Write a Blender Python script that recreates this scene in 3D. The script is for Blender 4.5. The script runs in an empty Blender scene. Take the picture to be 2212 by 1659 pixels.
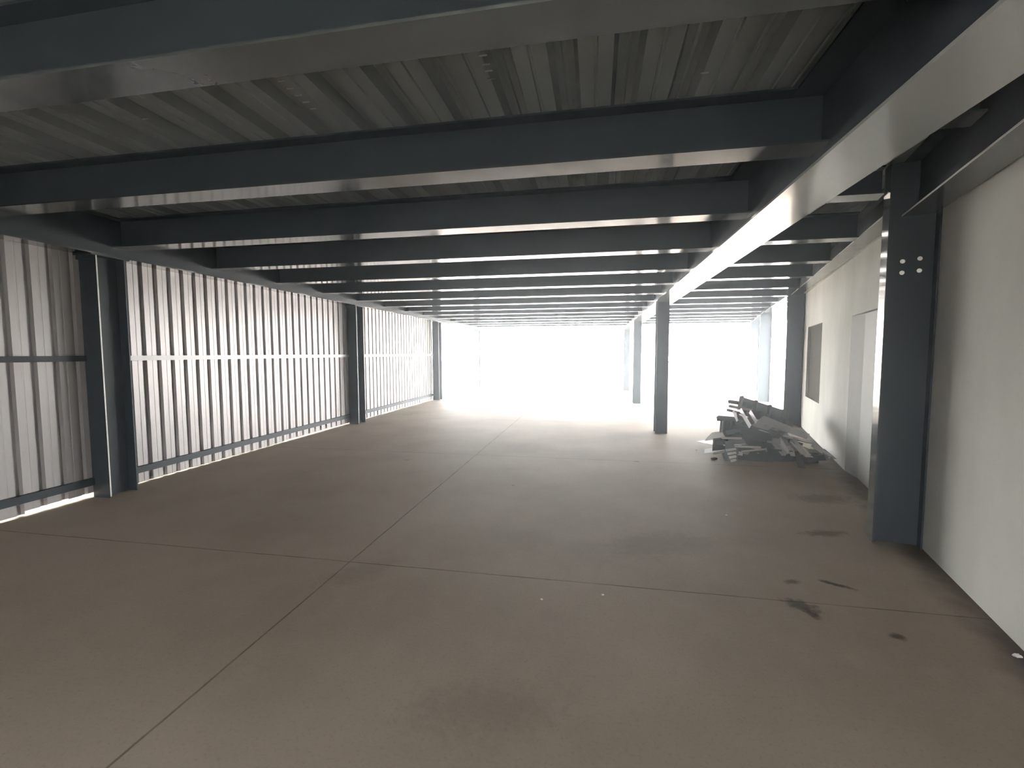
import bpy, math, random
from mathutils import Vector, Matrix

C = bpy.context.scene.collection
sc = bpy.context.scene

# ------------------------------------------------------------------ camera
CAM_H = 1.75
YAW, PITCH, ROLL, FPX = -0.1838, -0.0678, -0.0021, 974.5
cy, sy, cp, sp, cr, sr = (math.cos(YAW), math.sin(YAW), math.cos(PITCH), math.sin(PITCH), math.cos(ROLL), math.sin(ROLL))
fwd = Vector((sy * cp, cy * cp, sp)); rgt = Vector((cy, -sy, 0)); upv = rgt.cross(fwd)
r2 = cr * rgt + sr * upv; u2 = -sr * rgt + cr * upv
cam = bpy.data.cameras.new('camera')
cam.sensor_fit = 'HORIZONTAL'; cam.sensor_width = 36; cam.lens = FPX / 2212 * 36
cam.clip_start = 0.05; cam.clip_end = 500
co = bpy.data.objects.new('camera', cam); C.objects.link(co)
m = Matrix((r2, u2, -fwd)).transposed().to_4x4(); m.translation = (0, 0, CAM_H)
co.matrix_world = m
sc.camera = co

# ------------------------------------------------------------------ daylight and exposure
W = bpy.data.worlds.new('overcast_sky'); sc.world = W; W.use_nodes = True
nt = W.node_tree; bg = nt.nodes['Background']
bg.inputs['Color'].default_value = (1.0, 0.985, 0.965, 1)
bg.inputs['Strength'].default_value = 30.0
sc.view_settings.view_transform = 'Standard'
sc.view_settings.look = 'None'
sc.view_settings.gamma = 1.0
sc.view_settings.use_curve_mapping = False
sc.view_settings.exposure = 0.0
sc.cycles.max_bounces = 10
sc.cycles.diffuse_bounces = 6
sc.cycles.glossy_bounces = 5
sc.cycles.volume_bounces = 1
sc.cycles.caustics_reflective = False
sc.cycles.sample_clamp_indirect = 20.0

# ------------------------------------------------------------------ materials
def mat(name, col, rough, metal=0.0, spec=0.5, var=0.0, vscale=3.0, rvar=0.0, rscale=6.0, bump=0.0, bscale=40.0, stretch=(1, 1, 1)):
    M = bpy.data.materials.new(name); M.use_nodes = True
    t = M.node_tree; n = t.nodes; l = t.links
    b = n['Principled BSDF']
    b.inputs['Base Color'].default_value = (*col, 1)
    b.inputs['Roughness'].default_value = rough
    b.inputs['Metallic'].default_value = metal
    b.inputs['Specular IOR Level'].default_value = spec
    tc = n.new('ShaderNodeTexCoord'); mp = n.new('ShaderNodeMapping')
    mp.inputs['Scale'].default_value = stretch
    l.new(tc.outputs['Object'], mp.inputs['Vector'])
    if var:
        nz = n.new('ShaderNodeTexNoise'); nz.inputs['Scale'].default_value = vscale; nz.inputs['Detail'].default_value = 6
        l.new(mp.outputs['Vector'], nz.inputs['Vector'])
        mx = n.new('ShaderNodeMix'); mx.data_type = 'RGBA'
        mx.inputs['A'].default_value = (*[c * (1 - var) for c in col], 1)
        mx.inputs['B'].default_value = (*[min(1, c * (1 + var)) for c in col], 1)
        l.new(nz.outputs['Fac'], mx.inputs['Factor']); l.new(mx.outputs['Result'], b.inputs['Base Color'])
    if rvar:
        nz = n.new('ShaderNodeTexNoise'); nz.inputs['Scale'].default_value = rscale; nz.inputs['Detail'].default_value = 5
        l.new(mp.outputs['Vector'], nz.inputs['Vector'])
        mr = n.new('ShaderNodeMapRange')
        mr.inputs['From Min'].default_value = 0.3; mr.inputs['From Max'].default_value = 0.7
        mr.inputs['To Min'].default_value = max(0.02, rough - rvar); mr.inputs['To Max'].default_value = rough + rvar
        l.new(nz.outputs['Fac'], mr.inputs['Value']); l.new(mr.outputs['Result'], b.inputs['Roughness'])
    if bump:
        nz = n.new('ShaderNodeTexNoise'); nz.inputs['Scale'].default_value = bscale; nz.inputs['Detail'].default_value = 4
        l.new(mp.outputs['Vector'], nz.inputs['Vector'])
        bp = n.new('ShaderNodeBump'); bp.inputs['Strength'].default_value = bump; bp.inputs['Distance'].default_value = 0.01
        l.new(nz.outputs['Fac'], bp.inputs['Height']); l.new(bp.outputs['Normal'], b.inputs['Normal'])
    return M

STEEL = mat('painted_steel', (0.046, 0.059, 0.069), 0.46, spec=0.30, var=0.18, vscale=2.0, rvar=0.06, rscale=3.0, bump=0.05, bscale=9)
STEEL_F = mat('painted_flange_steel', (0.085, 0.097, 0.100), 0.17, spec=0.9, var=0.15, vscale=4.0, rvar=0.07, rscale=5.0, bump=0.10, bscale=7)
GIRD_F = mat('pale_girder_flange', (0.44, 0.46, 0.45), 0.17, spec=0.8, var=0.08, vscale=2.0, rvar=0.05, rscale=3.0, bump=0.04, bscale=4)  # paler tone for the middle girder's lower flange
PALE_EDGE = mat('pale_flange_edge', (0.62, 0.62, 0.60), 0.45, metal=0.2, var=0.15, vscale=12)  # pale tone of the thin strips along flange edges
DECK = mat('galvanised_deck', (0.315, 0.345, 0.345), 0.45, metal=0.3, var=0.2, vscale=3.0, rvar=0.1, stretch=(1, 0.2, 1))
CLAD = mat('zinc_cladding', (0.47, 0.452, 0.45), 0.38, metal=0.2, var=0.04, vscale=2.0, stretch=(1, 4, 0.25))
GIRT = mat('zinc_rail', (0.36, 0.36, 0.36), 0.42, metal=0.3, var=0.1)
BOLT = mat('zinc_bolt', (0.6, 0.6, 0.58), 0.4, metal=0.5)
PLASTER = mat('grey_plaster', (0.575, 0.58, 0.545), 0.9, spec=0.08, var=0.22, vscale=1.3, rvar=0.1, bump=0.12, bscale=25, stretch=(1.2, 1.2, 0.5))
PANEL = mat('grey_door_panel', (0.44, 0.45, 0.435), 0.7, spec=0.15, var=0.08, vscale=2)
PANE = mat('dusty_pane', (0.085, 0.083, 0.070), 0.85, spec=0.06, var=0.08, vscale=1.5)
OFFCUT = mat('offcut_zinc', (0.115, 0.121, 0.127), 0.42, metal=0.2, var=0.15, vscale=5, rvar=0.1)  # zinc darkened: shade of the pile's front put into the colour
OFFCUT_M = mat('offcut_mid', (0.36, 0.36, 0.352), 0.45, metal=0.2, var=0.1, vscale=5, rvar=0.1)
OFFCUT_W = mat('offcut_white', (0.8, 0.79, 0.78), 0.4, metal=0.1, var=0.05, vscale=8)  # white for the pile's bright strips; rib highlights put into the colour
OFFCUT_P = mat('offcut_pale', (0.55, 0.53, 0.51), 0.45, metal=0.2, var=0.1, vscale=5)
CRUMB = mat('plaster_crumb', (0.75, 0.72, 0.68), 0.8, var=0.1, vscale=30)
CLOD = mat('dirt_clod', (0.05, 0.043, 0.036), 0.9, var=0.2, vscale=30)
GROUND = mat('pale_yard', (0.48, 0.455, 0.42), 0.9, var=0.1, vscale=0.4)


def floor_mat():
    M = bpy.data.materials.new('brown_concrete'); M.use_nodes = True
    t = M.node_tree; n = t.nodes; l = t.links; b = n['Principled BSDF']
    tc = n.new('ShaderNodeTexCoord')
    def noise(scale, detail=6, rough=0.55):
        z = n.new('ShaderNodeTexNoise'); z.inputs['Scale'].default_value = scale
        z.inputs['Detail'].default_value = detail; z.inputs['Roughness'].default_value = rough
        l.new(tc.outputs['Object'], z.inputs['Vector']); return z.outputs['Fac']
    def math_(op, a, c=None, v=None):
        k = n.new('ShaderNodeMath'); k.operation = op
        if isinstance(a, (int, float)): k.inputs[0].default_value = a
        else: l.new(a, k.inputs[0])
        if c is not None:
            if isinstance(c, (int, float)): k.inputs[1].default_value = c
            else: l.new(c, k.inputs[1])
        return k.outputs[0]
    def mix(f, A, B, kind='MIX'):
        k = n.new('ShaderNodeMix'); k.data_type = 'RGBA'; k.blend_type = kind
        if isinstance(f, (int, float)): k.inputs['Factor'].default_value = f
        else: l.new(f, k.inputs['Factor'])
        for s, x in (('A', A), ('B', B)):
            if isinstance(x, tuple): k.inputs[s].default_value = (*x, 1)
            else: l.new(x, k.inputs[s])
        return k.outputs['Result']
    def ramp(x, lo, hi):
        k = n.new('ShaderNodeMapRange'); k.inputs['From Min'].default_value = lo; k.inputs['From Max'].default_value = hi
        k.interpolation_type = 'SMOOTHSTEP'; l.new(x, k.inputs['Value']); return k.outputs['Result']
    col = mix(ramp(noise(0.55), 0.32, 0.68), (0.305, 0.254, 0.203), (0.385, 0.326, 0.266))
    col = mix(math_('MULTIPLY', ramp(noise(3.5, 8, 0.65), 0.45, 0.75), 0.35), col, (0.37, 0.315, 0.26))
    col = mix(math_('MULTIPLY', ramp(noise(55, 3), 0.5, 0.8), 0.28), col, (0.15, 0.13, 0.11))
    sx = n.new('ShaderNodeSeparateXYZ'); l.new(tc.outputs['Object'], sx.inputs[0])
    wob = math_('MULTIPLY', math_('SUBTRACT', noise(1.6, 4), 0.5), 0.02)
    # saw-cut joints: along the length and every four metres across
    jx = math_('ABSOLUTE', math_('ADD', math_('ADD', sx.outputs['X'], 2.022), wob))
    k = math_('SUBTRACT', sx.outputs['Y'], 3.38 - 2.04)
    k = math_('ADD', k, wob)
    jy = math_('ABSOLUTE', math_('SUBTRACT', math_('FLOORED_MODULO', k, 4.08), 2.04))
    jm = math_('MINIMUM', jx, jy)
    line = math_('SUBTRACT', 1.0, ramp(jm, 0.003, 0.010))
    brk = ramp(noise(2.5, 6), 0.35, 0.6)
    line = math_('MULTIPLY', line, math_('ADD', 0.32, math_('MULTIPLY', brk, 0.4)))
    col = mix(line, col, (0.062, 0.052, 0.042))
    # dark scuffs with a shape of their own
    def blot(x, y, rx, ry, ang, amt):
        mp = n.new('ShaderNodeMapping'); mp.vector_type = 'TEXTURE'
        mp.inputs['Location'].default_value = (x, y, 0); mp.inputs['Rotation'].default_value = (0, 0, ang)
        mp.inputs['Scale'].default_value = (rx, ry, 1)
        l.new(tc.outputs['Object'], mp.inputs['Vector'])
        ln = n.new('ShaderNodeVectorMath'); ln.operation = 'LENGTH'; l.new(mp.outputs['Vector'], ln.inputs[0])
        d = math_('ADD', ln.outputs['Value'], math_('MULTIPLY', math_('SUBTRACT', noise(14, 6, 0.7), 0.5), 1.8))
        return math_('MULTIPLY', math_('SUBTRACT', 1.0, ramp(d, 0.25, 1.0)), amt)
    for a in ((1.42, 3.33, 0.16, 0.10, -0.6, 0.75), (1.44, 3.24, 0.05, 0.09, 0.2, 0.8), (1.79, 3.70, 0.16, 0.035, -0.5, 0.85),
              (1.49, 3.68, 0.09, 0.05, 0.3, 0.6), (1.85, 3.06, 0.06, 0.06, 0.4, 0.8), (2.46, 3.0, 0.12, 0.4, -0.3, 0.5),
              (-1.07, 5.80, 0.05, 0.02, 0, 0.7), (0.663, 7.44, 0.07, 0.03, 0, 0.7), (-3.06, 6.9, 0.10, 0.03, 0.3, 0.5),
              (2.2, 4.75, 0.3, 0.10, 0.2, 0.55), (2.7, 5.9, 0.5, 0.25, 0.2, 0.35), (0.55, 4.2, 0.7, 0.35, 0.4, 0.15),
              (-0.55, 2.05, 0.5, 0.25, 0.2, 0.14), (-1.85, 3.2, 0.4, 0.2, 0.8, 0.15)):
        col = mix(blot(*a), col, (0.055, 0.047, 0.04))
    # loose dirt swept up along the plaster wall
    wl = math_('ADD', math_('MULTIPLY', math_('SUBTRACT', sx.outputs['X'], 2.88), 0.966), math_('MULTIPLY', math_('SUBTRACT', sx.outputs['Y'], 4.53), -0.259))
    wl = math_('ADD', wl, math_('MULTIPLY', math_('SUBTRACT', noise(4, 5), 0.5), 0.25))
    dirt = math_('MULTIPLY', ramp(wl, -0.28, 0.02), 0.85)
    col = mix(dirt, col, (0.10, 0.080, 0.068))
    l.new(col, b.inputs['Base Color'])
    mr = n.new('ShaderNodeMapRange'); l.new(noise(2.2), mr.inputs['Value'])
    mr.inputs['To Min'].default_value = 0.62; mr.inputs['To Max'].default_value = 0.78
    l.new(mr.outputs['Result'], b.inputs['Roughness'])
    b.inputs['Specular IOR Level'].default_value = 0.18
    bp = n.new('ShaderNodeBump'); bp.inputs['Strength'].default_value = 0.12; bp.inputs['Distance'].default_value = 0.01
    h = math_('SUBTRACT', noise(30, 6), math_('MULTIPLY', line, 1.5))
    l.new(h, bp.inputs['Height']); l.new(bp.outputs['Normal'], b.inputs['Normal'])
    return M
FLOOR = floor_mat()

# ------------------------------------------------------------------ helpers
class MB:
    """collects boxes and prisms into one mesh"""
    def __init__(s): s.v = []; s.f = []
    def quad(s, a, b, c, d):
        i = len(s.v); s.v += [a, b, c, d]; s.f.append((i, i + 1, i + 2, i + 3)); return s
    def box(s, x0, x1, y0, y1, z0, z1, M=None):
        i = len(s.v)
        p = [Vector((x, y, z)) for x in (x0, x1) for y in (y0, y1) for z in (z0, z1)]
        if M is not None: p = [M @ q for q in p]
        s.v += [tuple(q) for q in p]
        s.f += [(i, i + 1, i + 3, i + 2), (i + 4, i + 6, i + 7, i + 5), (i, i + 4, i + 5, i + 1), (i + 2, i + 3, i + 7, i + 6), (i, i + 2, i + 6, i + 4), (i + 1, i + 5, i + 7, i + 3)]
        return s
    def prism(s, poly, a, b, M=None):
        """poly: list of (p, q); extruded from a to b: local coords (p, q, t)"""
        i = len(s.v); k = len(poly)
        pts = [Vector((p, q, a)) for p, q in poly] + [Vector((p, q, b)) for p, q in poly]
        if M is not None: pts = [M @ q for q in pts]
        s.v += [tuple(q) for q in pts]
        s.f.append(tuple(range(i + k - 1, i - 1, -1))); s.f.append(tuple(range(i + k, i + 2 * k)))
        for j in range(k):
            j2 = (j + 1) % k
            s.f.append((i + j, i + j2, i + k + j2, i + k + j))
        return s
    def strip(s, prof, ends):
        """open profile of points swept between ends(j) -> (point a, point b)"""
        i = len(s.v)
        for j, p in enumerate(prof):
            a, b = ends(p); s.v += [a, b]
        for j in range(len(prof) - 1):
            k = i + 2 * j; s.f.append((k, k + 1, k + 3, k + 2))
        return s
    def build(s, name, mt, parent=None, solid=0.0, bevel=0.0):
        me = bpy.data.meshes.new(name); me.from_pydata([tuple(q) for q in s.v], [], s.f); me.update()
        me.materials.append(mt)
        o = bpy.data.objects.new(name, me); C.objects.link(o)
        if parent is not None: o.parent = parent
        if solid:
            md = o.modifiers.new('solid', 'SOLIDIFY'); md.thickness = solid; md.offset = 0
        if bevel:
            md = o.modifiers.new('bevel', 'BEVEL'); md.width = bevel; md.segments = 2; md.limit_method = 'ANGLE'
        return o

def tag(o, label, cat, group=None):
    o['label'] = label; o['category'] = cat; o['kind'] = 'thing'
    if group: o['group'] = group
    return o
def empty(name, loc=(0, 0, 0), rz=0.0):
    o = bpy.data.objects.new(name, None); C.objects.link(o); o.location = loc; o.rotation_euler = (0, 0, rz)
    o.empty_display_size = 0.2; return o
def struct(o): o['kind'] = 'structure'; return o
def copy_tree(o, parent=None):
    c = o.copy(); C.objects.link(c)
    if parent is not None: c.parent = parent
    for ch in [x for x in bpy.data.objects if x.parent == o]: copy_tree(ch, c)
    return c
ORD = ['first', 'second', 'third', 'fourth', 'fifth', 'sixth', 'seventh', 'eighth', 'ninth', 'tenth', 'eleventh', 'twelfth', 'thirteenth', 'fourteenth', 'fifteenth', 'sixteenth', 'seventeenth']

# the plaster wall stands at fifteen degrees to the length of the shed
TH = math.radians(15)
WD = Vector((math.sin(TH), math.cos(TH), 0)); WN = Vector((math.cos(TH), -math.sin(TH), 0)); P0 = Vector((2.88, 4.53, 0))
WM = Matrix(((WN.x, WD.x, 0, P0.x), (WN.y, WD.y, 0, P0.y), (0, 0, 1, 0), (0, 0, 0, 1)))   # local (n, d, z) -> world
def wall_x(y, n=0.0):
    """x where the line at offset n from the plaster wall crosses y"""
    return P0.x + (y - P0.y) * math.tan(TH) + n / math.cos(TH)

Y_BACK, Y_END = -2.7, 22.45
Z_DECK = 3.427
LX = -6.07

# ------------------------------------------------------------------ setting: ground, floor, ceiling, walls
struct(MB().box(-60, 60, -40, 110, -0.35, -0.06).build('ground', GROUND))
struct(MB().box(-6.3, 12.0, Y_BACK - 0.2, Y_END + 0.5, -0.06, 0.0).build('floor', FLOOR))

# metal deck: ribs run the length of the shed
PITCH_D, V0 = 0.365, -1.381
def deck_start(x):
    return max(Y_BACK, P0.y + (x - P0.x - 0.12) / math.tan(TH)) if x > 0.3 else Y_BACK
dk = MB()
prof = []
k0 = math.floor((-6.2 - V0) / PITCH_D)
k1 = math.ceil((8.2 - V0) / PITCH_D)
for k in range(k0, k1):
    x = V0 + k * PITCH_D
    prof += [(x, Z_DECK), (x + 0.028, Z_DECK + 0.075), (x + 0.070, Z_DECK + 0.075), (x + 0.080, Z_DECK + 0.068), (x + 0.090, Z_DECK + 0.068), (x + 0.100, Z_DECK + 0.075), (x + 0.143, Z_DECK + 0.075), (x + 0.171, Z_DECK),
             (x + 0.255, Z_DECK), (x + 0.262, Z_DECK + 0.010), (x + 0.275, Z_DECK + 0.010), (x + 0.282, Z_DECK)]
dk.strip(prof, lambda p: ((p[0], min(deck_start(p[0]), Y_END - 0.1), p[1]), (p[0], Y_END, p[1])))
ceil = struct(dk.build('ceiling', DECK, solid=0.002))
# slab poured on the deck
sl = MB()
xe = [-6.3, 0.4] + [wall_x(y, 0.12) for y in (Y_END,)]
poly = [(-6.3, Y_BACK), (wall_x(Y_BACK, 0.15), Y_BACK), (wall_x(Y_END, 0.15), Y_END), (-6.3, Y_END)]
sl.prism(poly, Z_DECK + 0.079, Z_DECK + 0.19)
slab = sl.build('roof_slab', PLASTER); slab['kind'] = 'structure'
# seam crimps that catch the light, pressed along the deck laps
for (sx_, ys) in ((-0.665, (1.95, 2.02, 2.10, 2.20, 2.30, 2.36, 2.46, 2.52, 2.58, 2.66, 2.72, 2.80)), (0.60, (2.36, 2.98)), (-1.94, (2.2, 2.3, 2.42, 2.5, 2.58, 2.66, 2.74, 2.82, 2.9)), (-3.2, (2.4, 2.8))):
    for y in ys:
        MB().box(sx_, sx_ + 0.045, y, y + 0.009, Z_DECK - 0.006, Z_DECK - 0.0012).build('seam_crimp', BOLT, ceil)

# left wall: vertical ribbed sheets fixed outside the rails
random.seed(4)
def clad_run(y0, y1, ztop):
    mb = MB(); SHEET = 0.83
    y = y0; k = 0; base = 0.03
    while y < y1 - 0.02:
        if k % 4 == 0:
            base = random.uniform(0.008, 0.030)
            if y < 4.2: base = random.choice((0.022, 0.04, 0.055)) if y > 2.5 else 0.03
        a = y; pts = [(a, LX), (a + 0.060, LX), (a + 0.064, LX - 0.003), (a + 0.076, LX - 0.003), (a + 0.080, LX), (a + 0.138, LX), (a + 0.142, LX - 0.040), (a + 0.198, LX - 0.040), (a + 0.2075, LX)]
        b0 = base + random.uniform(-0.004, 0.004)
        i = len(mb.v)
        for (yy, xx) in pts:
            zb = b0 - (0.012 if xx < LX - 0.01 else 0) * 0.5
            mb.v += [(xx, yy, zb), (xx, yy, ztop)]
        for j in range(len(pts) - 1):
            q = i + 2 * j; mb.f.append((q, q + 1, q + 3, q + 2))
        y += 0.2075; k += 1
    return mb
struct(clad_run(4.985 - 0.2075 * 46, 16.2, 3.05).build('wall_left', CLAD, solid=0.0016))
# added unseen wall outside the sheets, keeps sky light off the bottom gap
struct(MB().box(-7.75, -7.55, -8, 15.6, -0.3, 3.4).build('wall_light_block', PLASTER))
# edge board closing the gap between girder and deck above the sheets
struct(MB().box(-6.30, -6.12, Y_BACK, Y_END, 3.0, Z_DECK + 0.08).build('trim_1', STEEL))

# right wall: plastered block wall with a doorway recess and a window opening
T = 0.16
ZT = 3.40
def wall_box(mb, d0, d1, z0, z1, n0=0.006, n1=None): mb.box(n0, T if n1 is None else n1, d0, d1, z0, z1, WM)
DW0, DW1, DWH = 1.0, 2.98, 2.285
WI0, WI1, WZ0, WZ1 = 5.27, 6.98, 0.765, 2.325
wr = MB()
D0, D1 = -7.7, 7.62
wall_box(wr, D0, DW0, 0, ZT)
wall_box(wr, DW0, DW1, DWH, ZT)
wall_box(wr, DW1, WI0, 0, ZT)
wall_box(wr, WI0, WI1, 0, WZ0); wall_box(wr, WI0, WI1, WZ1, ZT)
wall_box(wr, WI1, D1, 0, ZT)
struct(wr.build('wall_right', PLASTER))
dr = MB(); dr.prism([(0.007, DW1), (0.07, 2.55), (0.07, DW0), (0.158, DW0), (0.158, DW1)], 0.0, DWH, WM)
struct(dr.build('door_1', PANEL))
wn = MB(); wn.box(0.06, 0.085, WI0, WI1, WZ0, WZ1, WM)
struct(wn.build('window_1', PANE))
# plaster ledge along the head of the wall
struct(MB().box(-0.035, 0.005, 0.42, 7.45, 3.13, 3.18, WM).build('trim_2', PLASTER))
# unseen wall behind the camera; its opening is added for fill light
wb_ = MB(); OX0, OX1, OZ = -1.9, -0.55, 2.2
wb_.box(-6.3, OX0, Y_BACK - 0.16, Y_BACK, 0, Z_DECK + 0.1).box(OX1, wall_x(Y_BACK) + 0.1, Y_BACK - 0.16, Y_BACK, 0, Z_DECK + 0.1).box(OX0, OX1, Y_BACK - 0.16, Y_BACK, OZ, Z_DECK + 0.1)
struct(wb_.build('wall_back', PLASTER))

# ------------------------------------------------------------------ plaster-wall column line
R_COL = [WM @ Vector((-0.363, -0.03, 0)), Vector((4.484, 11.893, 0)), Vector((5.711, 17.42, 0)), Vector((6.86, 22.1, 0))]
def rc(i, n, d): return R_COL[i] + WN * n + WD * d
pA = WM @ Vector((-0.135, -3.2, 0)); pB = WM @ Vector((-0.135, 0.055, 0))
g2a = rc(0, 0.25, 0.197); g2b = rc(1, 0.18, 0.085)
g3a = rc(1, 0.12, 0.197); g3b = rc(2, 0.12, 0.085)
g4a = rc(2, 0.12, 0.197); g4b = rc(3, 0.12, 0.085)
def girder_edge_x(y):
    """x of the room-side flange edge of the girders over the plaster-wall columns"""
    for a, b, hw in ((pA, pB, 0.115), (g2a, g2b, 0.10), (g3a, g3b, 0.10), (g4a, g4b, 0.10)):
        if y <= b.y + 0.25 or b is g4b:
            t = (y - a.y) / (b.y - a.y); u = (b - a).normalized()
            x = a.x + t * (b.x - a.x) - hw / u.y
            # keep clear of the column flanges too
            for c in R_COL:
                if c.y - 0.45 < y < c.y + 0.55: x = min(x, c.x + (y - c.y) * math.tan(TH) - 0.004)
            return x

# ------------------------------------------------------------------ steel: cross beams
def beam(name, x0, x1, y0, zs, zt, wf, label, group, tf=0.014, tw=0.010, skew=False, cope=(0, 0)):
    """I-beam along x; y0 is its camera-side flange edge, zs its soffit"""
    e = empty(name, (x0, y0 + wf / 2, zs)); L = x1 - x0; h = zt - zs; w = wf / 2
    dx = w * math.tan(TH) if skew else 0.0
    def bar(mb, ya, yb, za, zb, cut0=0.0, cut1=0.0):
        i = len(mb.v)
        for z in (za, zb):
            mb.v += [(cut0, ya, z), (cut0, yb, z), (L - cut1 + (yb / w * dx if skew else 0), yb, z), (L - cut1 + (ya / w * dx if skew else 0), ya, z)]
        mb.f += [(i + 3, i + 2, i + 1, i), (i + 4, i + 5, i + 6, i + 7), (i, i + 1, i + 5, i + 4), (i + 2, i + 3, i + 7, i + 6), (i + 1, i + 2, i + 6, i + 5), (i + 3, i, i + 4, i + 7)]
        return mb
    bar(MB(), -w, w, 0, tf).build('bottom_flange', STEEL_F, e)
    bar(MB(), -tw / 2, tw / 2, tf, h - tf).build('web', STEEL, e)
    bar(MB(), -w, w, h - tf, h, *cope).build('top_flange', STEEL, e)
    return tag(e, label, 'beam', group)

ZS_L, ZS_R, WF = 3.076, 3.125, 0.226
BY = lambda i: 0.334 + 1.457 * i
for i in range(0, 16):
    where = 'at the open end of the roof' if i == 15 else ORD[i] + ' along from the camera end' if i else 'directly above the camera'
    where = {0: 'directly above the camera', 1: 'its broad grey underside first of the row'}.get(i, where)
    if i > 1: where = ORD[i - 1] + ' one along' if i < 15 else 'at the open roof end'
    if i == 0: continue
    beam('steel_beam', -5.912, 1.430, BY(i), ZS_L, Z_DECK - 0.001, WF,
         'dark steel beam over the corrugated-wall bay, ' + where, 'cross beams over the corrugated-wall bay', cope=(0.113, 0.192))
nR = 0
for i in range(2, 16):
    y = BY(i)
    yc = y + WF / 2
    if 4.55 < yc < 5.1 and False: continue
    x1 = girder_edge_x(yc) - 0.012
    nR += 1
    w = 'over the blue column' if False else ORD[nR - 1] + ' one along' if i < 15 else 'at the open roof end'
    beam('steel_beam', 1.642, x1, y, ZS_R + (0.055 if i < 4 else 0), Z_DECK - 0.001, WF * 0.9,
         'short dark steel cross beam over the plaster-wall bay, ' + w, 'short cross beams over the plaster-wall bay', skew=True)

# ------------------------------------------------------------------ steel: girders
def girder(name, M, L, wf, zs, zt, label, tf=0.018, tw=0.012, group=None, fm=None):
    """I-girder along local y from 0 to L (M places it; local x centred on the web)"""
    e = empty(name); e.matrix_world = M
    h = zt - zs; w = wf / 2
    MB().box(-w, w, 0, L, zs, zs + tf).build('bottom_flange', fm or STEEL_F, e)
    MB().box(-tw / 2, tw / 2, 0, L, zs + tf, zt - 0.0135).build('web', STEEL, e)
    MB().box(-w, w, 0, L, zt - 0.0135, zt).build('top_flange', STEEL, e)
    return tag(e, label, 'girder', group)
def pale_edge(e, x, L, zs, tf):
    MB().box(x - 0.003, x - 0.0002, 0, L, zs + 0.001, zs + tf).build('flange_edge', PALE_EDGE, e)
def along(p, q):
    p, q = Vector(p), Vector(q); d = (q - p); L = d.length
    return Matrix.Translation((p.x, p.y, 0)) @ Matrix.Rotation(-math.atan2(d.x, d.y), 4, 'Z'), L
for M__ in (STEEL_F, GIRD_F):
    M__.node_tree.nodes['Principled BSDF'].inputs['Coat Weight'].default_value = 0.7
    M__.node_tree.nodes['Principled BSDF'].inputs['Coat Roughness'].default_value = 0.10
M_, L_ = along((1.438, 0.4), (1.438, Y_END - 0.05))
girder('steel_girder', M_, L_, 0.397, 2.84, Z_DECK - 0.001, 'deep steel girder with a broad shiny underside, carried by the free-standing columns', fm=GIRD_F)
M_, L_ = along((-5.92, Y_BACK), (-5.92, Y_END - 0.05))
girder('steel_girder', M_, L_, 0.24, 2.935, Z_DECK - 0.001, 'dark steel girder running along the top of the corrugated wall')

def wgird(p, q, wf, zs, label):
    M, L = along(p, q)
    e = girder('steel_girder', M, L, wf, zs, Z_DECK - 0.001, label, tf=0.014, tw=0.010)
    pale_edge(e, -wf / 2, L, zs, 0.014)
    return e
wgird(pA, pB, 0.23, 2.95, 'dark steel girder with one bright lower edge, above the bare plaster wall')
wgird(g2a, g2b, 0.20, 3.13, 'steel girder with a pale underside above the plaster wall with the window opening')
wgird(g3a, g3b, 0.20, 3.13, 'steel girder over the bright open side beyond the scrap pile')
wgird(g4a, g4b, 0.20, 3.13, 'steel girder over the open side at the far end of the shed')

# ------------------------------------------------------------------ steel: columns
def plate_with_holes(name, x0, x1, z0, z1, holes, r, th, mt, parent):
    """upright plate in local x-z, thickness along y, with round holes"""
    cu = bpy.data.curves.new(name, 'CURVE'); cu.dimensions = '2D'; cu.fill_mode = 'BOTH'; cu.extrude = th / 2
    def spl(pts):
        s = cu.splines.new('POLY'); s.points.add(len(pts) - 1)
        for p, q in zip(s.points, pts): p.co = (q[0], q[1], 0, 1)
        s.use_cyclic_u = True
    spl([(x0, z0), (x1, z0), (x1, z1), (x0, z1)])
    for hx, hz in holes: spl([(hx + r * math.cos(a * math.pi / 10), hz + r * math.sin(a * math.pi / 10)) for a in range(20)])
    tmp = bpy.data.objects.new('tmp', cu); C.objects.link(tmp)
    dg = bpy.context.evaluated_depsgraph_get()
    me = bpy.data.meshes.new_from_object(tmp.evaluated_get(dg)); bpy.data.objects.remove(tmp)
    me.transform(Matrix.Rotation(math.pi / 2, 4, 'X'))
    me.materials.clear(); me.materials.append(mt); me.name = name
    o = bpy.data.objects.new(name, me); C.objects.link(o); o.parent = parent
    return o
def column_x(x0, y0, ztop, label, group=None, bx=0.25, dy=0.34, cap=False):
    """H-column whose flanges face along the shed"""
    e = empty('steel_column', (x0 + bx / 2, y0 + dy / 2, 0)); tf, tw = 0.014, 0.009
    a, b = bx / 2, dy / 2
    MB().box(-a, a, -b, -b + tf, 0, ztop).build('flange', STEEL, e)
    MB().box(-a, a, b - tf, b, 0, ztop).build('flange', STEEL, e)
    MB().box(-tw / 2, tw / 2, -b + tf, b - tf, 0, ztop).build('web', STEEL, e)
    if cap:
        MB().box(a + 0.0002, a + 0.003, -b, -b + tf, 0.02, ztop).build('flange_edge', PALE_EDGE, e)
        MB().box(-a - 0.01, a + 0.01, -b - 0.05, b + 0.05, ztop, ztop + 0.018).build('cap_plate', STEEL, e)
        for s in (-1, 1):
            MB().box(-0.12, 0.10, s * (b + 0.02) - 0.012, s * (b + 0.02) + 0.012, ztop - 0.05, ztop).build('cap_bracket', STEEL, e)
    return tag(e, label, 'column', group)
LY = [4.404, 10.27, 16.157, 22.02]
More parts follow.
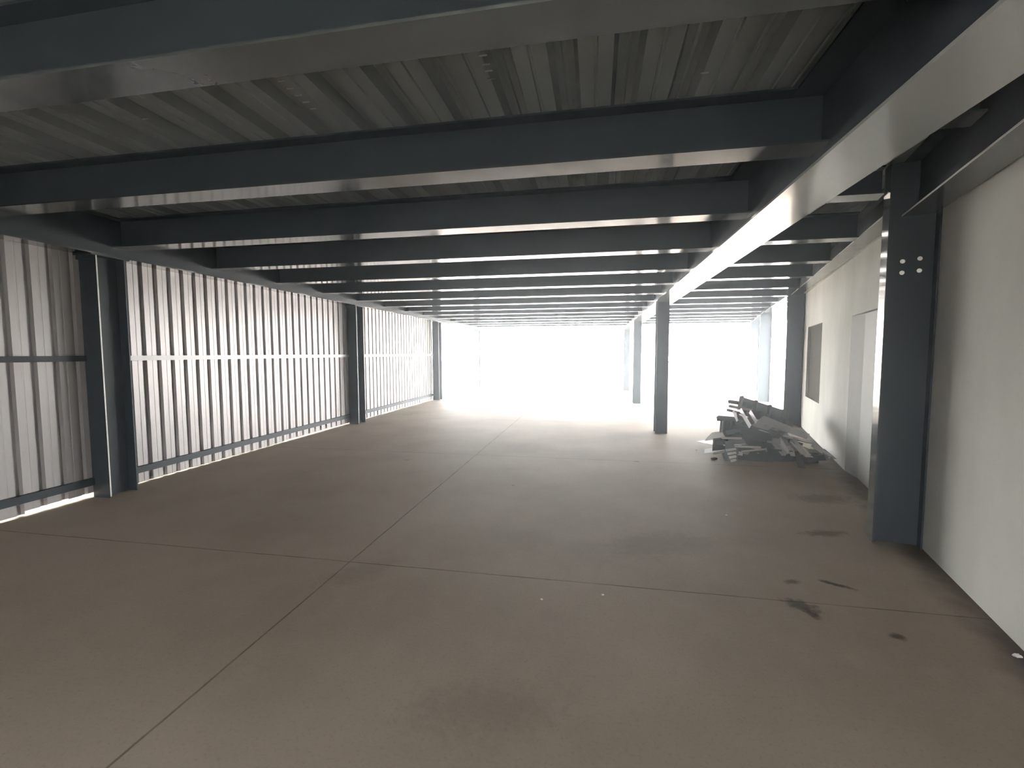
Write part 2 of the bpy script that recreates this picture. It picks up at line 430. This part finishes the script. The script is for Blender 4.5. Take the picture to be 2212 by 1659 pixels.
LL = ['tall dark steel column in front of the dim end of the corrugated wall', 'dark steel column between the two brightly striped runs of corrugated wall',
      'dark steel column ending the corrugated wall beside the white opening', 'faint steel column alone in the white glare beyond the corrugated wall']
for y, lb in zip(LY, LL):
    column_x(-6.044, y, 2.915, lb, cap=True)
CL = ['free-standing dark steel column under the deep girder, closest to the scrap pile', 'free-standing steel column just behind the one beside the scrap pile', 'palest free-standing steel column, at the far open end under the deep girder']
for y, lb in zip((10.17, 16.13, 21.6), CL):
    column_x(1.288, y, 2.84, lb, dy=0.30)
RL = ['big blue-grey steel column with four round holes against the plaster wall', 'blue-grey steel column standing behind the scrap pile',
      'grey steel column in the white opening past the scrap pile', 'palest steel column at the open end, past the scrap pile']
for i, lb in enumerate(RL):
    e = empty('steel_column', tuple(R_COL[i])); e.rotation_euler = (0, 0, -TH)
    B_, D_, tf = 0.19, 0.36, 0.013
    ZC = Z_DECK - 0.002
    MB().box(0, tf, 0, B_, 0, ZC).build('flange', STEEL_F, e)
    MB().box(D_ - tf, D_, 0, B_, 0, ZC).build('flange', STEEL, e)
    hs = [(0.135, 2.56), (0.255, 2.575), (0.135, 2.46), (0.255, 2.47)] if i == 0 else []
    wb = plate_with_holes('web', tf, D_ - tf, 0, ZC, hs, 0.019, 0.009, STEEL, e)
    wb.location = (0, B_ / 2, 0)
    tag(e, lb, 'column')

# rails of the corrugated wall, between the columns
GL = []
runs = [(Y_BACK + 0.02, LY[0] - 0.002), (LY[0] + 0.342, LY[1] - 0.002), (LY[1] + 0.342, LY[2] - 0.002)]
nm = ['the dim corrugated run before the tall dark column', 'the long striped corrugated run', 'the glaring far corrugated run']
for (a, b), w in zip(runs, nm):
    for z, h, lab in ((1.665, 0.066, 'mid-height rail across '), (0.155, 0.085, 'low dark rail along ')):
        o = MB(); o.box(LX + 0.003, LX + 0.008, a, b, z, z + h); o.box(LX + 0.008, LX + 0.058, a, b, z + h - 0.004, z + h); o.box(LX + 0.008, LX + 0.058, a, b, z, z + 0.004); o.box(LX + 0.054, LX + 0.058, a, b, z + 0.004, z + h - 0.004)
        tag(o.build('wall_rail', GIRT if z > 1 and a > 0 else STEEL), lab + w, 'rail', 'rails across the corrugated wall')  # near mid rail in dark steel: its shade is put into the colour

# ------------------------------------------------------------------ scrap pile of sheet-metal offcuts
def frame(p0, pu, pv):
    """matrix with x along u (p0->pu), y towards pv; returns it with the two lengths"""
    p0, pu, pv = Vector(p0), Vector(pu), Vector(pv)
    u = pu - p0; L = u.length; u.normalize(); v = pv - p0; n = u.cross(v).normalized(); v2 = n.cross(u)
    Wd = (pv - p0).dot(v2)
    M = Matrix((u, v2, n)).transposed().to_4x4(); M.translation = p0
    return M, L, Wd
def offcut(M, pts_or_prof, mt, label, group=None, kind='flat'):
    mb = MB()
    if kind == 'flat':
        mb.prism(pts_or_prof, -0.0015, 0.0015)
        o = mb.build('sheet_metal_offcut', mt)
    else:
        prof, length, slant = pts_or_prof
        mb.strip(prof, lambda p: ((p[0], 0 + slant * p[0], p[1]), (p[0], length + slant * p[0] * 0.5, p[1])))
        o = mb.build('sheet_metal_offcut', mt, solid=0.003)
    o.matrix_world = M
    return tag(o, label, 'metal offcut', group)
def rib_prof(L, pitch=0.2, h=0.034, start=0.03, top=0.035, slope=0.022):
    p = [(0, 0)]; x = start
    while x + top + 2 * slope < L:
        p += [(x, 0), (x + slope, h), (x + slope + top, h), (x + 2 * slope + top, 0)]; x += pitch
    p.append((L, 0)); return p

PILE = 'offcuts in the sheet-metal scrap pile'
random.seed(21)
cx, cyy = 2.86, 8.62
def terrain(x, y):
    r = math.hypot((x - cx) / 1.0, (y - cyy - 0.15) / 1.25)
    return max(0.0, 0.52 * (1 - r) ** 0.8) if r < 1 else 0.0
N = 64
for k in range(N):
    f = math.sqrt(k / N)
    a = random.uniform(0, 2 * math.pi); rr = math.sqrt(random.random()) * (1.0 - 0.75 * f)
    x = cx + 0.92 * rr * math.cos(a); y = cyy + 1.0 * rr * math.sin(a) + 0.1
    x = min(x, wall_x(y, -0.42))
    L = random.uniform(0.5, 1.05) * (1.0 - 0.25 * f); Wd = random.uniform(0.12, 0.34)
    z = 0.015 + min(terrain(x, y), 0.50) * f * 0.95
    # lie roughly on the heap's slope
    gx = (terrain(x + 0.1, y) - terrain(x - 0.1, y)) / 0.2 * f; gy = (terrain(x, y + 0.1) - terrain(x, y - 0.1)) / 0.2 * f
    nrm = Vector((-gx * 0.9 + random.uniform(-.2, .2), -gy * 1.1 + random.uniform(-.2, .2), 1)).normalized()
    yaw = random.gauss(-0.25, 0.55) if random.random() < 0.75 else random.uniform(-1.5, 1.5)
    u = Vector((math.cos(yaw), math.sin(yaw), 0)); u = (u - nrm * u.dot(nrm)).normalized(); v = nrm.cross(u)
    M = Matrix((u, v, nrm)).transposed().to_4x4()
    # keep the lowest corner off the floor
    low = min((u.z * sx2 * L / 2 + v.z * sy2 * Wd / 2) for sx2 in (-1, 1) for sy2 in (-1, 1))
    z = max(z, 0.008 - low)
    M.translation = Vector((x, y, z)) - u * L / 2 - v * Wd / 2
    lab = 'grey sheet-metal offcut lying loose among the others in the scrap pile'
    if random.random() < 0.45:
        offcut(M, (rib_prof(Wd, pitch=0.12, h=0.02, start=0.02, top=0.02, slope=0.012), L, 0), OFFCUT, lab, PILE, 'rib') if False else \
            offcut(M @ Matrix.Rotation(math.pi / 2, 4, 'Z') @ Matrix.Translation((0, -L, 0)), (rib_prof(Wd, pitch=0.13, h=0.022, start=0.02, top=0.022, slope=0.012), L, 0), OFFCUT, lab, PILE, 'rib')
    else:
        c = random.uniform(-0.12, 0.12)
        offcut(M, [(0, 0), (L, max(-0.05, c * 0.4)), (L - abs(c), Wd), (abs(c) * 0.5, Wd * 0.95)], OFFCUT, lab, PILE)

# the pieces one can tell apart
def ribbed(p0, pu, pv, mt_, lab, pitch=0.2, h=0.04, start=0.03, top=0.04, slope=0.02, extra=0.0, slant=0.0, group=None):
    M, L, Wd = frame(p0, pu, pv)
    return offcut(M, (rib_prof(L + extra, pitch=pitch, h=-h, start=start, top=top, slope=slope), Wd, slant), mt_, lab, group, 'rib')
def flat(p0, pu, pv, poly, mt_, lab, group=None):
    """poly in fractions of the two edge lengths"""
    M, L, Wd = frame(p0, pu, pv)
    return offcut(M, [(u * L, v * Wd) for u, v in poly], mt_, lab, group)
SQ = [(0, 0), (1, 0), (1, 1), (0, 1)]
ribbed((2.787, 9.5, 0.900), (3.579, 9.5, 0.642), (2.651, 9.35, 0.659), OFFCUT, 'big ribbed sheet crowning the scrap pile, one corner curled up highest of all', pitch=0.27, h=0.05, start=0.0, top=0.03, slope=0.025, extra=0.12)
ribbed((2.751, 9.3, 0.739), (3.456, 9.2, 0.510), (2.700, 9.2, 0.580), OFFCUT, 'dark ribbed sheet tucked just under the crowning sheet of the scrap pile', pitch=0.22, h=0.03, start=0.1, top=0.03, extra=0.2)
ribbed((2.539, 8.95, 0.636), (3.033, 8.95, 0.596), (2.600, 8.70, 0.370), OFFCUT, 'grey sheet with bright white ribs sloping down the middle of the scrap pile', pitch=0.195, h=0.05, start=0.01, top=0.035, slope=0.014, extra=0.05, slant=0.35)
flat((3.000, 8.80, 0.615), (3.561, 8.40, 0.385), (2.815, 8.50, 0.430), [(0, 0), (1.05, 0.02), (1.06, 0.42), (0.32, 0.55), (0.30, 1.0), (-0.06, 0.98)], OFFCUT_M, 'large smooth grey flashing with a notched corner, on top of the scrap pile')
flat((2.815, 8.49, 0.428), (2.985, 8.38, 0.36), (2.812, 8.47, 0.385), SQ, OFFCUT_P, 'narrow pale fold hanging below the notched corner of the smooth flashing')
ribbed((2.909, 8.2, 0.250), (3.293, 8.2, 0.262), (2.960, 7.72, 0.125), OFFCUT_P, 'pale ribbed sheet jutting from the front of the scrap pile', pitch=0.20, h=0.04, start=0.05, top=0.04, slope=0.016, extra=0.05, slant=0.25)
ribbed((3.44, 8.1, 0.165), (3.66, 8.1, 0.205), (3.44, 7.72, 0.075), OFFCUT_M, 'narrow grey offcut under the white highlight strip beside the plaster wall', pitch=0.5, h=0.04, start=0.10, top=0.05, slope=0.014, slant=0.3)
flat((2.75, 7.90, 0.20), (3.12, 7.86, 0.20), (2.76, 7.80, 0.012), [(0, 0), (1, 0.1), (1.02, 0.9), (0.5, 1), (0.05, 0.95)], OFFCUT, 'dark sheet standing for the shade under the pale ribbed sheet')  # dark sheets added low in front to paint the pile's shade
flat((3.14, 7.98, 0.19), (3.52, 7.90, 0.15), (3.14, 7.88, 0.012), [(0, 0), (1, 0.05), (1, 1), (0, 0.95)], OFFCUT, 'dark sheet standing for shade at the pile foot nearest to the plaster wall')
flat((3.122, 7.80, 0.185), (3.215, 7.78, 0.185), (3.085, 7.46, 0.004), SQ, OFFCUT, "short strip leaning from the floor against the pale ribbed sheet at the pile's front")
flat((2.09, 7.80, 0.26), (2.27, 7.74, 0.26), (2.15, 7.70, 0.004), SQ, OFFCUT, "small dark sheet standing behind the four white strip ends at the pile's front corner")
for k in range(4):
    x, z = 2.065 + 0.022 * k, 0.205 - 0.055 * k
    flat((x, 7.68 - 0.012 * k, z), (x + 0.150 - 0.024 * k, 7.66 - 0.012 * k, z + 0.030), (x + 0.012, 7.640 - 0.012 * k, z - 0.026), SQ, OFFCUT_W,
         "small white strip end, one of the four stacked at the pile's front corner", 'white strip ends at the front corner of the scrap pile')
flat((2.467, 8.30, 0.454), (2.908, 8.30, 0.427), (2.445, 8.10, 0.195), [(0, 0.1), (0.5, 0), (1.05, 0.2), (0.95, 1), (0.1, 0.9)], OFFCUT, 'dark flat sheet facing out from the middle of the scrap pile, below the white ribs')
flat((2.220, 7.95, 0.223), (2.835, 7.88, 0.175), (2.278, 7.82, 0.010), [(0, 0), (0.6, 0.08), (1, 0.2), (0.98, 0.9), (0.08, 1)], OFFCUT, 'darkest broad sheet standing for shade at the front foot of the scrap pile')
ribbed((2.262, 8.80, 0.500), (2.582, 8.70, 0.500), (2.249, 8.62, 0.315), OFFCUT, 'small ribbed offcut at the pile\'s shoulder below the round-ended strip', pitch=0.14, h=0.025, top=0.025)
flat((2.221, 8.50, 0.373), (2.534, 8.40, 0.440), (2.211, 8.30, 0.244), [(0, 0.2), (0.9, 0), (1, 0.8), (0.2, 1)], OFFCUT, 'grey plate on the pile\'s flank beside the bent white angle strip')
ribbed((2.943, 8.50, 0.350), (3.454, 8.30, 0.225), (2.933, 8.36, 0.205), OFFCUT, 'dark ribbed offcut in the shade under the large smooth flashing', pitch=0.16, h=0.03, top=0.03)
flat((2.918, 8.15, 0.330), (3.125, 8.10, 0.330), (2.886, 8.03, 0.225), [(0, 0), (1, 0.1), (1.1, 0.9), (0.4, 1.1), (0, 0.8)], OFFCUT_M, 'small smooth scrap lying on top of the pale ribbed sheet')
flat((2.046, 8.40, 0.240), (2.284, 8.30, 0.300), (1.953, 8.15, 0.070), SQ, OFFCUT, 'grey plate leaning on the pile\'s outer edge, above the low sliding plate')
flat((1.945, 8.55, 0.17), (2.30, 8.45, 0.24), (2.10, 8.95, 0.25), [(0, 0), (1, 0), (1, 1), (0.3, 1), (0.05, 0.2)], OFFCUT_P, 'pale flat plate tilted on the outer edge of the scrap pile')
flat((1.86, 8.1, 0.02), (2.30, 8.15, 0.10), (1.93, 8.4, 0.05), [(0, 0.2), (1, 0), (1, 1), (0.2, 1)], OFFCUT_M, 'low grey plate sliding out onto the floor from the scrap pile')
def rib_highlight(p, q, up, mt_, lab):  # white strips added to paint the highlights on the ribs
    """narrow folded strip from p down to q, its face turned to the free-standing columns"""
    p, q = Vector(p), Vector(q)
    flat(p, q, p + Vector((0.022, 0, up)), SQ, mt_, lab)
rib_highlight((2.625, 8.95, 0.670), (2.650, 8.45, 0.430), 0.080, OFFCUT_W, 'long white highlight strip lying down the ribbed sheet in the middle of the scrap pile')
rib_highlight((2.785, 8.93, 0.645), (2.79, 8.58, 0.490), 0.075, OFFCUT_W, 'shorter white highlight strip, beside the long one in the middle of the scrap pile')
rib_highlight((2.50, 8.93, 0.665), (2.50, 8.66, 0.510), 0.045, OFFCUT_W, 'thin white highlight strip next to the round-ended strip of the scrap pile')
rib_highlight((3.49, 8.10, 0.215), (3.585, 7.70, 0.105), 0.065, OFFCUT_W, 'white highlight strip lowest in the pile beside the plaster wall')
rib_highlight((3.02, 8.16, 0.300), (2.985, 7.70, 0.150), 0.060, OFFCUT_W, 'pale highlight strip along one rib of the ribbed sheet at the pile front')
rib_highlight((3.225, 8.16, 0.305), (3.21, 7.66, 0.140), 0.060, OFFCUT_W, 'second pale highlight strip on the ribbed sheet at the pile front')
random.seed(8)
for k in range(34):
    t = random.random(); x = random.uniform(2.02 + 0.25 * t, 3.30 + 0.1 * (1 - t)); y = 7.74 + 0.62 * t + random.uniform(-0.03, 0.03)
    z = 0.05 + 0.40 * t * (1.0 - 0.35 * abs(x - 2.65)) + random.uniform(0, 0.03)
    L = random.uniform(0.12, 0.42); wd = random.uniform(0.03, 0.11); ya = random.uniform(-0.5, 0.35); dz = random.uniform(-0.10, 0.07)
    dy = random.uniform(0.02, 0.06); q = random.random(); mt_ = OFFCUT if q < 0.66 else OFFCUT_M if q < 0.86 else OFFCUT_P
    poly = [(0, random.uniform(0, .4)), (random.uniform(.3, .7), 0), (1, random.uniform(0, .4)), (random.uniform(.85, 1), 1), (random.uniform(.3, .6), random.uniform(.75, 1)), (0.05, 1)]
    z = max(z, 0.012 + wd, 0.012 + wd - dz)
    flat((x - L / 2, y, z), (x - L / 2 + L * math.cos(ya), y + L * math.sin(ya) * 0.5, z + dz), (x - L / 2 + random.uniform(-.02, .02), y - dy, z - wd), poly, mt_,
         'small torn shard scattered over the front of the scrap pile', 'torn shards over the front of the scrap pile')
sticks = [((2.23, 9.0, 0.50), (2.75, 8.75, 0.50), 0.10, OFFCUT, 'round-ended grey strip sticking out of the scrap pile toward the free-standing column'),
          ((2.46, 9.2, 0.655), (2.80, 8.85, 0.58), 0.045, OFFCUT, 'thin dark strip sticking out above the round-ended strip'),
          ((2.561, 9.5, 0.777), (2.95, 9.3, 0.74), 0.07, OFFCUT, 'pointed strip poking out beneath the pile\'s crowning sheet'),
          ((2.518, 9.3, 0.716), (2.85, 9.0, 0.67), 0.05, OFFCUT_P, 'white strip just under the pointed strip of the scrap pile'),
          ((2.368, 8.9, 0.43), (2.75, 8.6, 0.46), 0.06, OFFCUT, 'short blunt strip under the round-ended strip of the scrap pile'),
          ((2.10, 8.1, 0.30), (2.42, 8.05, 0.31), 0.035, OFFCUT_P, 'bent white angle strip at the pile\'s front corner above the striped end'),
          ((1.978, 8.05, 0.035), (2.25, 8.05, 0.10), 0.03, OFFCUT_P, 'thin white strip lying low at the pile\'s outer foot'),
          ((2.208, 7.72, 0.235), (2.62, 7.75, 0.23), 0.03, OFFCUT_P, 'long thin pale edging strip across the dark front of the scrap pile'),
          ((2.30, 7.66, 0.17), (2.70, 7.74, 0.21), 0.025, OFFCUT_P, 'second thin pale edging strip, under the long one at the pile\'s front'),
          ((3.15, 8.35, 0.32), (3.55, 8.18, 0.25), 0.05, OFFCUT_P, 'torn pale strip beneath the large smooth flashing of the scrap pile')]
for a, b, w, mt_, lb in sticks:
    a, b = Vector(a), Vector(b); M, L, Wd = frame(a, b, a + Vector((0.1, 0.3, 0.28)) * 1.0)
    nn = 0.3 * w
    mb = MB(); mb.prism([(nn, 0), (L, 0), (L, w), (nn, w), (0, w * 0.5)], -0.0015, 0.0015)
    mb.box(0.02, L, -0.002, 0.001, -w * 0.35, 0.0)
    o = mb.build('sheet_metal_offcut', mt_); o.matrix_world = M
    tag(o, lb, 'metal offcut')

# ------------------------------------------------------------------ small things on the floor
def lump(name, x, y, r, mt_, label, cat, seed=1, flat=0.6):
    rnd = random.Random(seed); mb = MB(); n1, n2 = 9, 5
    for j in range(n2 + 1):
        ph = math.pi * j / n2
        for i in range(n1):
            t = 2 * math.pi * i / n1; q = r * (1 + rnd.uniform(-.25, .25))
            mb.v.append((q * math.sin(ph) * math.cos(t) * 1.3, q * math.sin(ph) * math.sin(t), max(0, r * flat + q * flat * math.cos(ph))))
    for j in range(n2):
        for i in range(n1): mb.f.append((j * n1 + i, j * n1 + (i + 1) % n1, (j + 1) * n1 + (i + 1) % n1, (j + 1) * n1 + i))
    o = mb.build(name, mt_); o.location = (x, y, 0.0); return tag(o, label, cat)
lump('plaster_crumb', -0.362, 3.083, 0.008, CRUMB, 'tiny white plaster crumb alone on open floor just before the cross joint', 'crumb', 1)
lump('plaster_crumb', 0.066, 3.223, 0.009, CRUMB, 'tiny white plaster crumb almost touching the cross joint in the floor', 'crumb', 2)
lump('plaster_crumb', 2.40, 2.97, 0.016, CRUMB, 'white plaster crumb at the foot of the bare plaster wall', 'crumb', 3)
lump('dirt_clod', 1.931, 8.14 - 0.32, 0.035, CLOD, 'dark clod on the floor by the pile\'s striped corner', 'clod', 4, 0.45)
lump('plaster_crumb', 1.80, 8.5, 0.014, CRUMB, 'white plaster crumb on the floor beside the scrap pile\'s outer edge', 'crumb', 5)
lump('plaster_crumb', 1.40, 5.1, 0.008, CRUMB, 'tiny white crumb on open floor between the scrap pile and the dark scuffs', 'crumb', 6)

# ------------------------------------------------------------------ haze volume added for the veil of glare
HZ = bpy.data.materials.new('glare_veil'); HZ.use_nodes = True
t = HZ.node_tree; t.nodes.remove(t.nodes['Principled BSDF'])
vs = t.nodes.new('ShaderNodeVolumeScatter'); vs.inputs['Color'].default_value = (0.86, 0.93, 1.0, 1)
vs.inputs['Density'].default_value = 0.0044; vs.inputs['Anisotropy'].default_value = 0.86
t.links.new(vs.outputs['Volume'], t.nodes['Material Output'].inputs['Volume'])
hz = MB().box(-6.05, 10.0, Y_BACK + 0.01, Y_END + 0.3, 0.003, Z_DECK - 0.004).build('glare_haze', HZ)
hz['kind'] = 'stuff'; hz['label'] = 'thin pale haze added under the roof for the veil of glare'; hz['category'] = 'haze'
